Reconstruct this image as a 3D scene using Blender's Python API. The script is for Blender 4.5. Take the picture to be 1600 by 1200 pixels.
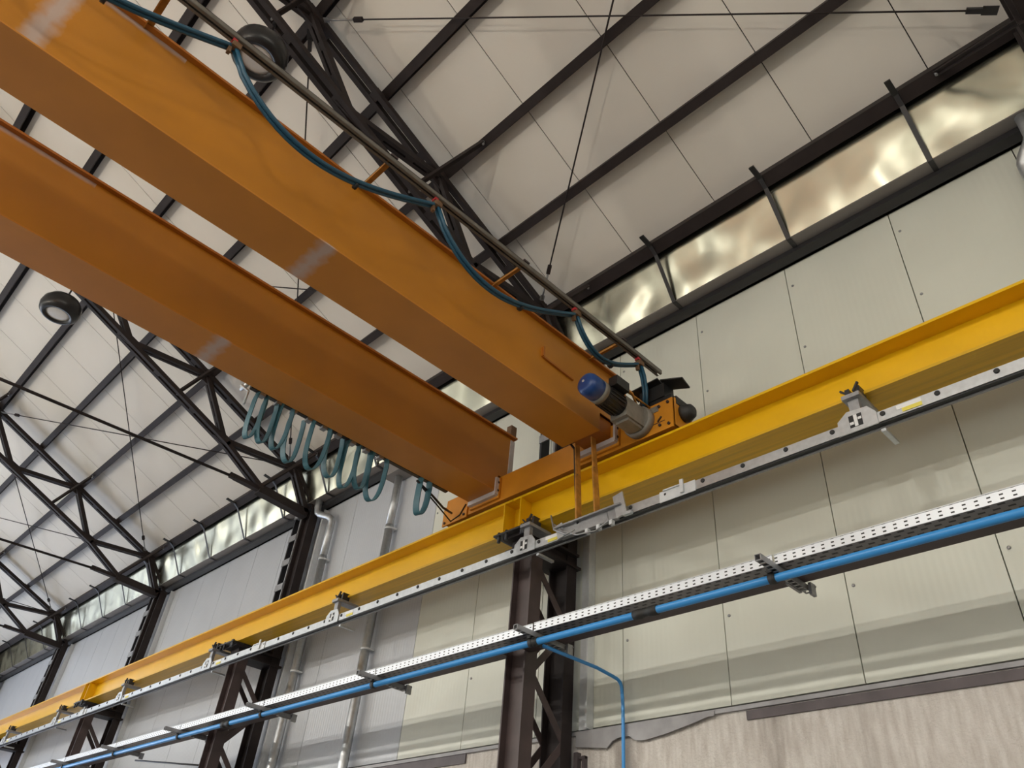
import bpy, math, random
from mathutils import Vector, Matrix
random.seed(7)
R_ = math.radians
H = 1.6                      # eye height; all coordinates below are given from the eye level
S = bpy.context.scene
for o in list(bpy.data.objects): bpy.data.objects.remove(o)

# ------------------------------------------------------------------ camera
cd = bpy.data.cameras.new('camera'); cam = bpy.data.objects.new('camera', cd)
S.collection.objects.link(cam); S.camera = cam
cd.sensor_fit = 'HORIZONTAL'; cd.sensor_width = 36.0; cd.lens = 1198.43 / 1600 * 36
cd.clip_start = 0.05; cd.clip_end = 200
RC = [[0.70034255, 0.70943407, 0.07888981], [-0.39167781, 0.47433099, -0.78841525], [-0.59674852, 0.52126136, 0.61006376]]
rt, dn, fw = Vector(RC[0]), Vector(RC[1]), Vector(RC[2])
cam.matrix_world = Matrix(((rt.x, -dn.x, -fw.x, 0), (rt.y, -dn.y, -fw.y, 0), (rt.z, -dn.z, -fw.z, H), (0, 0, 0, 1)))

# ------------------------------------------------------------------ world and exposure
w = bpy.data.worlds.new('world'); S.world = w; w.use_nodes = True
w.node_tree.nodes['Background'].inputs[0].default_value = (0.75, 0.85, 1.0, 1)
w.node_tree.nodes['Background'].inputs[1].default_value = 0.6
S.view_settings.view_transform = 'Standard'; S.view_settings.look = 'None'
S.view_settings.exposure = 0.0; S.view_settings.gamma = 1.0; S.view_settings.use_curve_mapping = False

LOW_FILL = 0.08      # glowing panes added unseen, low in the opposite wall, to light the ceiling
SLOPE_FILL = 0.3        # glowing panels added unseen in the opposite slope to light the wall
END_WINDOW = 4.0      # glazed far gable
ADDED_BAY = 360.0      # watts of each lamp added unseen over the other half of the hall
ADDED_BAY_COLOUR = (1.0, 0.96, 0.87)
CEILING_FILL = 800.0        # spots added unseen on the opposite side to brighten this roof slope
CEILING_FILL_COLOUR = (1.0, 0.91, 0.76)
GABLE_FILL = 3.2    # glow added in the unseen near gable to brighten the nearer girder web

# ------------------------------------------------------------------ materials
MATS = {}
def mat(name, col, rough=0.5, metal=0.0, var=0.0, scale=3.0, bump=0.0, bscale=40.0, emit=None, spec=0.5, streak=None):
    m = bpy.data.materials.new(name); m.use_nodes = True; MATS[name] = m
    nt = m.node_tree; b = nt.nodes['Principled BSDF']
    b.inputs['Base Color'].default_value = (*col, 1); b.inputs['Roughness'].default_value = rough
    b.inputs['Metallic'].default_value = metal; b.inputs['Specular IOR Level'].default_value = spec
    if emit:
        b.inputs['Emission Color'].default_value = (*emit[0], 1); b.inputs['Emission Strength'].default_value = emit[1]
    tc = nt.nodes.new('ShaderNodeTexCoord')
    if var:
        n = nt.nodes.new('ShaderNodeTexNoise'); n.inputs['Scale'].default_value = scale; n.inputs['Detail'].default_value = 5
        if streak:
            mp = nt.nodes.new('ShaderNodeMapping'); mp.inputs['Scale'].default_value = streak
            nt.links.new(tc.outputs['Object'], mp.inputs['Vector']); nt.links.new(mp.outputs['Vector'], n.inputs['Vector'])
        else: nt.links.new(tc.outputs['Object'], n.inputs['Vector'])
        r = nt.nodes.new('ShaderNodeValToRGB')
        r.color_ramp.elements[0].position = 0.3; r.color_ramp.elements[1].position = 0.7
        r.color_ramp.elements[0].color = (*[c * (1 - var) for c in col], 1)
        r.color_ramp.elements[1].color = (*[min(1, c * (1 + var * .5)) for c in col], 1)
        nt.links.new(n.outputs['Fac'], r.inputs['Fac']); nt.links.new(r.outputs['Color'], b.inputs['Base Color'])
    if bump:
        n2 = nt.nodes.new('ShaderNodeTexNoise'); n2.inputs['Scale'].default_value = bscale; n2.inputs['Detail'].default_value = 3
        nt.links.new(tc.outputs['Object'], n2.inputs['Vector'])
        bp = nt.nodes.new('ShaderNodeBump'); bp.inputs['Strength'].default_value = bump; bp.inputs['Distance'].default_value = .02
        nt.links.new(n2.outputs['Fac'], bp.inputs['Height']); nt.links.new(bp.outputs['Normal'], b.inputs['Normal'])
    return m
def nodes(m): return m.node_tree, m.node_tree.nodes['Principled BSDF']
def mathn(nt, op, a, b=None):
    n = nt.nodes.new('ShaderNodeMath'); n.operation = op
    for i, v in enumerate((a, b)):
        if v is None: continue
        if isinstance(v, (int, float)): n.inputs[i].default_value = v
        else: nt.links.new(v, n.inputs[i])
    return n.outputs[0]

mat('wall_panel', (0.69, 0.70, 0.62), .42, var=.05, scale=1.2)
mat('roof_panel', (0.78, 0.74, 0.68), .55, var=.05, scale=.8)
mat('steel', (0.030, 0.022, 0.022), .65, var=.25, scale=6, spec=.3)
mat('steel_red', (0.070, 0.047, 0.046), .55, var=.25, scale=5)
mat('dark_steel', (0.022, 0.021, 0.024), .45)
mat('black', (0.012, 0.012, 0.013), .45)
mat('rubber', (0.02, 0.02, 0.02), .6)
mat('orange', (0.50, 0.19, 0.012), .42, var=.10, scale=2.0)
mat('orange_deep', (0.42, 0.13, 0.010), .45, var=.12, scale=3)
mat('truck_orange', (0.62, 0.24, 0.015), .4, var=.10, scale=4)
mat('rust_brown', (0.16, 0.085, 0.04), .6, var=.3, scale=20)
mat('track_steel', (0.15, 0.135, 0.115), .5, var=.2, scale=10)
mat('rust_orange', (0.46, 0.20, 0.03), .6, var=.45, scale=14)
mat('yellow', (0.80, 0.46, 0.004), .33, var=.06, scale=2)
mat('yellow_dirty', (0.74, 0.42, 0.006), .4, var=.22, scale=3, streak=(.25, 9, 9))
mat('galv', (0.56, 0.58, 0.60), .38, metal=.75, var=.12, scale=25)
mat('galv_dull', (0.34, 0.34, 0.35), .5, metal=.6, var=.15, scale=25)
mat('galv_light', (0.66, 0.68, 0.70), .5, metal=.25, var=.06, scale=20)
mat('gutter_bottom', (0.26, 0.24, 0.23), .55, metal=.3, var=.06)
mat('gutter_metal', (0.66, 0.655, 0.53), .24, metal=1.0)
mat('weld', (0.60, 0.55, 0.54), .5, metal=.15, var=.15, scale=9)
mat('bolt', (0.07, 0.05, 0.05), .4, metal=.6)
mat('pipe_blue', (0.05, 0.30, 0.72), .3)
mat('cable_blue', (0.014, 0.075, 0.13), .4)
mat('flat_blue', (0.04, 0.145, 0.19), .42)
mat('motor_blue', (0.012, 0.05, 0.20), .35)
mat('gear_grey', (0.22, 0.20, 0.17), .5, var=.2, scale=15)
mat('white', (0.8, 0.8, 0.8), .5)
mat('sticker_yellow', (0.80, 0.68, 0.10), .5)
mat('red', (0.45, 0.03, 0.04), .5)
mat('lens', (0.72, 0.70, 0.68), .35)
mat('lamp_black', (0.016, 0.016, 0.018), .3)
mat('floor', (0.09, 0.087, 0.08), .45, var=.15, scale=.6)
mat('far_wall', (0.6, 0.6, 0.57), .6)
mat('flashing', (0.33, 0.32, 0.33), .5, var=.2, scale=6)
mat('sill_brown', (0.10, 0.08, 0.085), .55, var=.25, scale=6)
mat('fill_low', (0.8, 0.8, 0.8), .5, emit=((1.0, 0.93, 0.82), LOW_FILL))
mat('fill_slope', (0.8, 0.8, 0.8), .5, emit=((1.0, 0.95, 0.86), SLOPE_FILL))
mat('glow_end', (0.8, 0.8, 0.8), .5, emit=((0.62, 0.75, 1.0), END_WINDOW))
mat('fill_strip', (0.8, 0.8, 0.8), .5, emit=((0.75, 0.85, 1.0), END_WINDOW * .4))  # strip added out of view so the gutter has something bright to reflect
mat('fill_gable', (0.8, 0.8, 0.8), .5, emit=((1.0, 0.93, 0.80), GABLE_FILL))

# fine vertical ribs pressed into the wall sheets
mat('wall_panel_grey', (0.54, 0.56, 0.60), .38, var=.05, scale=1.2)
for pn, rib in (('wall_panel', .3), ('wall_panel_grey', .6)):
  nt, b = nodes(MATS[pn])
  tc = nt.nodes.new('ShaderNodeTexCoord'); sx = nt.nodes.new('ShaderNodeSeparateXYZ'); nt.links.new(tc.outputs['Object'], sx.inputs[0])
  sw = mathn(nt, 'SINE', mathn(nt, 'MULTIPLY', sx.outputs[0], 2 * math.pi / .05))
  bp = nt.nodes.new('ShaderNodeBump'); bp.inputs['Strength'].default_value = rib; bp.inputs['Distance'].default_value = .0012
  nt.links.new(sw, bp.inputs['Height']); nt.links.new(bp.outputs['Normal'], b.inputs['Normal'])

# dented bright gutter sheet
nt, b = nodes(MATS['gutter_metal'])
tc = nt.nodes.new('ShaderNodeTexCoord'); n = nt.nodes.new('ShaderNodeTexNoise'); n.inputs['Scale'].default_value = 2.4; n.inputs['Detail'].default_value = 0.3
nt.links.new(tc.outputs['Object'], n.inputs['Vector'])
bp = nt.nodes.new('ShaderNodeBump'); bp.inputs['Strength'].default_value = .42; bp.inputs['Distance'].default_value = .10
nt.links.new(n.outputs['Fac'], bp.inputs['Height']); nt.links.new(bp.outputs['Normal'], b.inputs['Normal'])

# stained concrete
m = mat('concrete', (0.55, 0.50, 0.45), .85, bump=.5, bscale=60)
nt, b = nodes(m)
tc = nt.nodes.new('ShaderNodeTexCoord')
def noise(sc, mapping, detail=6):
    mp = nt.nodes.new('ShaderNodeMapping'); mp.inputs['Scale'].default_value = mapping
    nt.links.new(tc.outputs['Object'], mp.inputs['Vector'])
    n = nt.nodes.new('ShaderNodeTexNoise'); n.inputs['Scale'].default_value = sc; n.inputs['Detail'].default_value = detail
    nt.links.new(mp.outputs['Vector'], n.inputs['Vector']); return n.outputs['Fac']
def ramp(fac, p0, c0, p1, c1):
    r = nt.nodes.new('ShaderNodeValToRGB'); r.color_ramp.elements[0].position = p0; r.color_ramp.elements[1].position = p1
    r.color_ramp.elements[0].color = (*c0, 1); r.color_ramp.elements[1].color = (*c1, 1); nt.links.new(fac, r.inputs['Fac']); return r.outputs['Color']
def mix(kind, f, a, b_):
    x = nt.nodes.new('ShaderNodeMix'); x.data_type = 'RGBA'; x.blend_type = kind
    if isinstance(f, (int, float)): x.inputs['Factor'].default_value = f
    else: nt.links.new(f, x.inputs['Factor'])
    nt.links.new(a, x.inputs['A']); nt.links.new(b_, x.inputs['B']); return x.outputs['Result']
base = ramp(noise(9, (3, 3, .5)), .32, (.50, .45, .41), .68, (.66, .62, .58))
stain = ramp(noise(1.6, (1.6, 1, .12)), .30, (.42, .39, .36), .44, (1, 1, 1))
nt.links.new(mix('MULTIPLY', .8, base, stain), b.inputs['Base Color'])

# girder paint with grey primer left bare along the weld seams
def weld_paint(name, col, seam_y, seam_axis_top=None):
    m = mat(name, col, .42)
    nt, b = nodes(m)
    tc = nt.nodes.new('ShaderNodeTexCoord'); sp = nt.nodes.new('ShaderNodeSeparateXYZ'); nt.links.new(tc.outputs['Object'], sp.inputs[0])
    n = nt.nodes.new('ShaderNodeTexNoise'); n.inputs['Scale'].default_value = 2.0; n.inputs['Detail'].default_value = 4
    nt.links.new(tc.outputs['Object'], n.inputs['Vector'])
    n2 = nt.nodes.new('ShaderNodeTexNoise'); n2.inputs['Scale'].default_value = 14; nt.links.new(tc.outputs['Object'], n2.inputs['Vector'])
    def band(coord, centre, width):
        d = mathn(nt, 'ABSOLUTE', mathn(nt, 'SUBTRACT', coord, centre))
        d = mathn(nt, 'ADD', d, mathn(nt, 'MULTIPLY', mathn(nt, 'SUBTRACT', n2.outputs['Fac'], .5), width * .9))
        r = nt.nodes.new('ShaderNodeMapRange'); r.inputs['From Min'].default_value = width; r.inputs['From Max'].default_value = width * .15
        nt.links.new(d, r.inputs['Value']); return r.outputs[0]
    f = None
    for y in seam_y:
        g = band(sp.outputs[1], y, .085); f = g if f is None else mathn(nt, 'MAXIMUM', f, g)
    if seam_axis_top:
        z, y1 = seam_axis_top
        g = band(sp.outputs[2], z, .035)
        g = mathn(nt, 'MULTIPLY', g, mathn(nt, 'LESS_THAN', sp.outputs[1], y1))
        f = mathn(nt, 'MAXIMUM', f, g)
    r = nt.nodes.new('ShaderNodeValToRGB'); r.color_ramp.elements[0].position = .3; r.color_ramp.elements[1].position = .7
    r.color_ramp.elements[0].color = (*[c * .9 for c in col], 1); r.color_ramp.elements[1].color = (*[c * 1.06 for c in col], 1)
    nt.links.new(n.outputs['Fac'], r.inputs['Fac'])
    x = nt.nodes.new('ShaderNodeMix'); x.data_type = 'RGBA'
    nt.links.new(mathn(nt, 'MULTIPLY', f, .75), x.inputs['Factor']); nt.links.new(r.outputs['Color'], x.inputs['A'])
    x.inputs['B'].default_value = (.50, .42, .40, 1)
    nt.links.new(x.outputs['Result'], b.inputs['Base Color'])

# punched slots of the cable tray (flat pattern of small holes)
def punched(name, col, dark, ax, pitch_u, duty_u, av, pitch_v, duty_v, off, stagger=False, metal=.3):
    m = mat(name, col, .42, metal=metal)
    nt, b = nodes(m)
    tc = nt.nodes.new('ShaderNodeTexCoord'); sp = nt.nodes.new('ShaderNodeSeparateXYZ'); nt.links.new(tc.outputs['Object'], sp.inputs[0])
    v = mathn(nt, 'DIVIDE', mathn(nt, 'SUBTRACT', sp.outputs[av], off), pitch_v)
    u = mathn(nt, 'DIVIDE', sp.outputs[ax], pitch_u)
    if stagger: u = mathn(nt, 'ADD', u, mathn(nt, 'MULTIPLY', mathn(nt, 'MODULO', mathn(nt, 'FLOOR', v), 2), .5))
    hu = mathn(nt, 'LESS_THAN', mathn(nt, 'FRACT', mathn(nt, 'ADD', u, 100)), duty_u)
    hv = mathn(nt, 'LESS_THAN', mathn(nt, 'FRACT', mathn(nt, 'ADD', v, 100)), duty_v)
    x = nt.nodes.new('ShaderNodeMix'); x.data_type = 'RGBA'
    nt.links.new(mathn(nt, 'MULTIPLY', hu, hv), x.inputs['Factor'])
    x.inputs['A'].default_value = (*col, 1); x.inputs['B'].default_value = (*dark, 1)
    nt.links.new(x.outputs['Result'], b.inputs['Base Color'])
punched('tray_side', (.74, .77, .82), (.02, .02, .02), 0, .062, .32, 2, .024, .38, .012)
punched('tray_floor', (.20, .19, .19), (.012, .012, .012), 0, .075, .5, 1, .045, .4, .01, stagger=True, metal=.5)
weld_paint('girder_a', (0.50, 0.19, 0.012), (-.57,), (.675, .10))
weld_paint('girder_under_lit', (0.56, 0.21, 0.022), (1.37,), None)  # underside colour raised to carry the light it gets from below
weld_paint('girder_c', (0.50, 0.19, 0.012), (-3.0,), (.675, .08))

# ------------------------------------------------------------------ mesh helpers
col = S.collection
class MB:
    def __init__(s): s.v = []; s.f = []; s.sm = []
    def add(s, vs, fs, smooth=False):
        k = len(s.v); s.v += [tuple(p) for p in vs]
        for f in fs: s.f.append([i + k for i in f]); s.sm.append(smooth)
        return s
    def box(s, x0, x1, y0, y1, z0, z1):
        v = [(x, y, z) for x in (x0, x1) for y in (y0, y1) for z in (z0, z1)]
        return s.add(v, [(0, 1, 3, 2), (4, 6, 7, 5), (0, 4, 5, 1), (2, 3, 7, 6), (0, 2, 6, 4), (1, 5, 7, 3)])
    def bar(s, p, q, a, b_, up=(0, 0, 1), oa=0.0, ob=0.0):
        """box from p to q, a wide across, b_ along 'up'; oa/ob shift the centre"""
        p, q = Vector(p), Vector(q); d = (q - p).normalized(); up = Vector(up)
        sd = d.cross(up)
        if sd.length < 1e-5: sd = d.cross(Vector((1, 0, 0)))
        sd.normalize(); u = sd.cross(d).normalized()
        vs = []
        for e in (p, q):
            for i, j in ((-1, -1), (1, -1), (1, 1), (-1, 1)):
                vs.append(e + sd * (i * a / 2 + oa) + u * (j * b_ / 2 + ob))
        return s.add(vs, [(3, 2, 1, 0), (4, 5, 6, 7), (0, 1, 5, 4), (1, 2, 6, 5), (2, 3, 7, 6), (3, 0, 4, 7)])
    def tube(s, pts, r, n=10, caps=True):
        pts = [Vector(p) for p in pts]; rs = r if isinstance(r, (list, tuple)) else [r] * len(pts)
        prev = None; vs = []
        for i, p in enumerate(pts):
            d = (pts[min(i + 1, len(pts) - 1)] - pts[max(i - 1, 0)]).normalized()
            if prev is None:
                prev = d.cross(Vector((0, 0, 1)))
                if prev.length < 1e-4: prev = d.cross(Vector((1, 0, 0)))
            a = (prev - d * prev.dot(d)).normalized(); prev = a; b_ = d.cross(a)
            for k in range(n):
                t = 2 * math.pi * k / n; vs.append(p + (a * math.cos(t) + b_ * math.sin(t)) * rs[i])
        fs = []
        for i in range(len(pts) - 1):
            for k in range(n): fs.append((i * n + k, i * n + (k + 1) % n, (i + 1) * n + (k + 1) % n, (i + 1) * n + k))
        s.add(vs, fs, True)
        if caps:
            k0 = len(s.v) - len(vs)
            s.f.append([k0 + k for k in range(n)][::-1]); s.sm.append(False)
            s.f.append([k0 + (len(pts) - 1) * n + k for k in range(n)]); s.sm.append(False)
        return s
    def ribbon(s, pts, wdir, width, thick):
        """flat band following pts; width along wdir"""
        pts = [Vector(p) for p in pts]; wd = Vector(wdir).normalized(); vs = []
        for i, p in enumerate(pts):
            d = (pts[min(i + 1, len(pts) - 1)] - pts[max(i - 1, 0)]).normalized(); nn = d.cross(wd).normalized()
            for a, c in ((-1, -1), (1, -1), (1, 1), (-1, 1)): vs.append(p + wd * a * width / 2 + nn * c * thick / 2)
        fs = []
        for i in range(len(pts) - 1):
            for k in range(4): fs.append((i * 4 + k, i * 4 + (k + 1) % 4, (i + 1) * 4 + (k + 1) % 4, (i + 1) * 4 + k))
        m_ = (len(pts) - 1) * 4
        fs += [(3, 2, 1, 0), (m_, m_ + 1, m_ + 2, m_ + 3)]
        return s.add(vs, fs, False)
    def lathe(s, c, prof, n=24, axis='z'):
        vs = []; 
        for r, h in prof:
            for k in range(n):
                t = 2 * math.pi * k / n; a, b_ = r * math.cos(t), r * math.sin(t)
                vs.append({'z': (c[0] + a, c[1] + b_, c[2] + h), 'y': (c[0] + a, c[1] + h, c[2] + b_), 'x': (c[0] + h, c[1] + a, c[2] + b_)}[axis])
        fs = [(i * n + k, i * n + (k + 1) % n, (i + 1) * n + (k + 1) % n, (i + 1) * n + k) for i in range(len(prof) - 1) for k in range(n)]
        k0 = len(s.v); s.add(vs, fs, True)
        s.f.append([k0 + k for k in range(n)]); s.sm.append(False)
        s.f.append([k0 + (len(prof) - 1) * n + k for k in range(n)]); s.sm.append(False)
        return s
    def prism(s, poly, axis, a0, a1):
        n = len(poly); vs = []
        for a in (a0, a1):
            for u, v in poly: vs.append({'x': (a, u, v), 'y': (u, a, v), 'z': (u, v, a)}[axis])
        return s.add(vs, [tuple(range(n)), tuple(range(2 * n - 1, n - 1, -1))] + [(i, (i + 1) % n, n + (i + 1) % n, n + i) for i in range(n)])
    def build(s, name, m, parent=None, kind=None, label=None, origin=None):
        me = bpy.data.meshes.new(name)
        off = Vector(origin) if origin is not None else (Vector(parent['_o']) if parent is not None else Vector((0, 0, 0)))
        me.from_pydata([(x - off.x, y - off.y, z - off.z) for x, y, z in s.v], [], s.f)
        me.polygons.foreach_set('use_smooth', s.sm)
        me.materials.append(MATS[m]); me.update()
        import bmesh
        bm = bmesh.new(); bm.from_mesh(me); bmesh.ops.recalc_face_normals(bm, faces=bm.faces); bm.to_mesh(me); bm.free()
        o = bpy.data.objects.new(name, me); col.objects.link(o)
        o['_o'] = tuple(off)
        if parent is not None:
            o.parent = parent
            d = off - Vector(parent['_o']); o.location = d
        else: o.location = off + Vector((0, 0, H))
        if kind: o['kind'] = kind
        if label: o['label'] = label
        return o
def thing(name, label, cat, o, group=None, kind=None):
    e = bpy.data.objects.new(name, None); col.objects.link(e); e['_o'] = tuple(o); e.empty_display_size = .2
    e.location = Vector(o) + Vector((0, 0, H))
    if kind: e['kind'] = kind
    e['label'] = label; e['category'] = cat
    if group: e['group'] = group
    return e
def tag(o, label, cat, group=None, kind=None):
    o['label'] = label; o['category'] = cat
    if group: o['group'] = group
    if kind: o['kind'] = kind
    return o
def inst(src, parent, rel):
    c = src.copy(); col.objects.link(c); c.parent = parent
    c['_o'] = tuple(Vector(parent['_o']) + Vector(rel)); c.location = rel
    return c
def kids(o): return [c for c in bpy.data.objects if c.parent == o]
def copy_tree(o, loc=None, parent=None):
    c = o.copy(); col.objects.link(c); c.parent = parent
    if loc is not None: c['_o'] = tuple(loc); c.location = Vector(loc) + Vector((0, 0, H))
    for k in kids(o): copy_tree(k, None, c)
    return c

# ================================================================== SETTING
FLOOR = -H
WY = 5.16                                     # inner face of the clad wall
TH = R_(24.1); TN = math.tan(TH)
def chord_z(y): return 6.08 + TN * (4.45 - y)         # underside line of the truss top chord
NRM = Vector((0, math.sin(TH), math.cos(TH)))         # outward roof normal
SLO = Vector((0, -math.cos(TH), math.sin(TH)))        # up the slope
RIDGE = -3.2
COLX = [.58, -4.60, -10.05, -15.52, -21.05, -26.5]    # +X faces of the columns
TRX = [.34, -4.72, -10.2, -15.68, -21.16, -26.64]

fl = MB().box(-27.6, 12, -10.9, 5.3, FLOOR - .2, FLOOR).build('floor', 'floor'); tag(fl, 'grey concrete hall floor below the crane', 'floor', kind='structure')
ow = MB().box(-27.6, 12, -11.1, -10.9, FLOOR, -.9).box(-27.6, 12, -11.1, -10.9, 2.2, 6.3)
for i in range(10): ow.box(-27.6 + i * 4.4 - .35, -27.6 + i * 4.4 + .35, -11.1, -10.9, -.9, 2.2)
owo = ow.build('wall_front', 'far_wall'); tag(owo, 'pale wall of the hall opposite the crane runway', 'wall', kind='structure')
for i in range(9):
    x0 = -27.6 + i * 4.4 + .35; x1 = x0 + 3.7
    t = thing('window_%d' % (i + 1), 'added glowing pane low in the opposite hall wall, number %d from the far gable' % (i + 1), 'window', (x0, -11.0, -.9), kind='structure')
    MB().box(x0, x1, -11.02, -11.0, -.9, 2.2).build('pane', 'fill_low', t)
    f = MB().box(x0, x1, -10.99, -10.94, -.9, -.84).box(x0, x1, -10.99, -10.94, 2.14, 2.2)
    for k in range(4): f.box(x0 + k * 1.213, x0 + k * 1.213 + .06, -10.99, -10.94, -.9, 2.2)
    f.build('window_frame', 'dark_steel', t)
# gables
ET_ = 3.4
gw = MB().box(-27.8, -27.6, -10.9, 5.3, FLOOR, FLOOR + .9).box(-27.8, -27.6, -10.9, 5.3, ET_, 5.6).box(-27.8, -27.6, -10.9, 5.3, 7.4, 9.8).box(-27.8, -27.6, -10.9, -7.4, 5.6, 7.4).box(-27.8, -27.6, 2.4, 5.3, 5.6, 7.4).box(-27.8, -27.6, -10.9, -9.6, FLOOR, ET_).box(-27.8, -27.6, 4.4, 5.3, FLOOR, ET_)
tag(gw.build('wall_left', 'far_wall'), 'far gable wall of the hall around its tall glazing', 'wall', kind='structure')
t = thing('window_10', 'tall glazing of the far gable letting in cool daylight', 'window', (-27.7, -2, FLOOR + .9), kind='structure')
for i in range(5): MB().box(-27.72, -27.70, -9.6 + i * 2.8, -9.6 + i * 2.8 + 2.74, FLOOR + .9, ET_).build('pane', 'glow_end', t)
f = MB()
for i in range(6): f.box(-27.69, -27.62, -9.66 + i * 2.8, -9.6 + i * 2.8, FLOOR + .9, ET_)
f.box(-27.69, -27.62, -9.6, 4.4, 1.4, 1.48); f.build('window_frame', 'dark_steel', t)
t = thing('window_21', 'added glowing strip high up in the far gable', 'window', (-27.7, -2.5, 5.6), kind='structure')
for i in range(4): MB().box(-27.72, -27.70, -7.4 + i * 2.45, -7.4 + i * 2.45 + 2.4, 5.6, 7.4).build('pane', 'fill_strip', t)
f = MB()
for i in range(5): f.box(-27.69, -27.62, -7.45 + i * 2.45, -7.4 + i * 2.45, 5.6, 7.4)
f.build('window_frame', 'dark_steel', t)
tag(MB().box(12, 12.2, -10.9, 5.3, FLOOR, 3.6).box(12, 12.2, -10.9, 5.3, 6.6, 9.8).box(12, 12.2, -10.9, -8.6, 3.6, 6.6).box(12, 12.2, 3.4, 5.3, 3.6, 6.6).build('wall_right', 'far_wall'), 'plain gable wall behind the photographer', 'wall', kind='structure')
t = thing('window_20', 'added high glow panes in the gable behind the photographer', 'window', (12.1, -2.6, 3.6), kind='structure')
for i in range(4): MB().box(12.10, 12.12, -8.6 + i * 3.0, -8.6 + i * 3.0 + 2.94, 3.6, 6.6).build('pane', 'fill_gable', t)
f = MB()
for i in range(5): f.box(12.02, 12.09, -8.66 + i * 3.0, -8.6 + i * 3.0, 3.6, 6.6)
f.build('window_frame', 'dark_steel', t)

# clad wall of separate upright sheets
wl = thing('wall_back', 'grey white sheet clad hall wall behind the crane runway', 'wall', (0, WY, 1.69), kind='structure')
MB().box(-27.6, 12, WY + .04, WY + .12, 1.66, 6.6).build('wall_core', 'dark_steel', wl)
pm = MB().box(.004, .996, 0, .04, 0, 4.7)
p0 = None
def sheet_x(k): return -.13 - k
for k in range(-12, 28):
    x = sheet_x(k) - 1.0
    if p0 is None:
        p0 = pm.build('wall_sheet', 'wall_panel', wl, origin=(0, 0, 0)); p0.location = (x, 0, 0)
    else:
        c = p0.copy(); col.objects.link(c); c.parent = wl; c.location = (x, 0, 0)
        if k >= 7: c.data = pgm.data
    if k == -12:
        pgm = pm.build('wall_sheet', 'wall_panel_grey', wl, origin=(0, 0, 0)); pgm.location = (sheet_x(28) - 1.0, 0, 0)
# screw heads beside the nearer seams
sc = MB().lathe((0, 0, 0), [(.012, 0), (.012, -.006), (.004, -.009)], 8, 'y')
s0 = None
for k in range(-1, 9):
    for z in (2.35, 3.9, 4.55, 5.3):
        x = sheet_x(k) + .05
        if s0 is None: s0 = sc.build('screw_head', 'galv_dull', wl, origin=(0, 0, 0)); s0.location = (x, 0, z - 1.69)
        else: c = s0.copy(); col.objects.link(c); c.parent = wl; c.location = (x, 0, z - 1.69)

pl = MB().box(-27.6, 12, WY - .02, WY + .12, FLOOR, 1.645).build('wall_plinth', 'concrete')
tag(pl, 'stained bare concrete plinth under the wall cladding', 'plinth', kind='structure')
tr = thing('trim_1', 'dark flashing strip between the cladding and the concrete plinth', 'trim', (0, WY, 1.6), kind='structure')
MB().box(-27.6, 12, WY - .045, WY + .02, 1.635, 1.665).build('flashing_lip', 'flashing', tr)
MB().box(-27.6, -6.0, WY - .035, WY, 1.55, 1.635).box(-3.0, 12, WY - .035, WY, 1.565, 1.625).build('flashing_strip', 'sill_brown', tr)
# torn membrane hanging under the flashing beside the main column
tm = MB(); prof = []
key = [(-4.63, .115), (-4.45, .135), (-4.25, .16), (-4.19, .095), (-4.04, .09), (-4.0, .125), (-3.9, .14), (-3.68, .115), (-3.45, .075), (-3.25, .03)]
for i in range(25):
    x = -4.60 + i / 24 * 1.35
    for (xa, da), (xb, db) in zip(key, key[1:]):
        if xa <= x <= xb: dpt = da + (db - da) * (x - xa) / (xb - xa)
    u = i / 24; prof.append((x, 1.662, 1.662 - dpt, .004 + .008 * u + .003 * math.sin(u * 9)))
vs = []
for x, a, b_, y in prof: vs += [(x, WY - .048, a), (x, WY - .046 - y, b_), (x, WY - .036 - y, b_), (x, WY - .04, a)]
fs = []
for i in range(24):
    for k in range(4): fs.append((i * 4 + k, i * 4 + (k + 1) % 4, i * 4 + 4 + (k + 1) % 4, i * 4 + 4 + k))
tm.add(vs, fs + [(0, 1, 2, 3), (96, 97, 98, 99)])
fp = MB().box(-4.60, -4.56, WY - .07, WY - .022, FLOOR, 1.50).box(-4.52, -4.49, WY - .06, WY - .022, FLOOR, 1.47).box(-4.60, -4.49, WY - .05, WY - .03, 1.45, 1.47).build('rusty_frame', 'sill_brown')
tag(fp, 'rusty brown upright frame bars on the concrete beside the main column', 'frame')
tag(tm.build('torn_membrane', 'flashing'), 'torn grey membrane hanging loose over the concrete beside the column', 'membrane')

# light corner flashing beside columns
for i, x in enumerate(COLX[:5]):
    o = MB().box(x + .03, x + .15, WY - .05, WY - .002, 1.67, 5.5).box(x + .13, x + .15, WY - .09, WY - .05, 1.67, 5.5).build('trim_%d' % (i + 4), 'galv_light')
    tag(o, 'narrow pale upright cover strip at the column, ' + ['at the right picture edge', 'on the nearest column', 'on the second column along', 'on the third column along', 'on the fourth column along'][i], 'trim', kind='structure')

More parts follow.
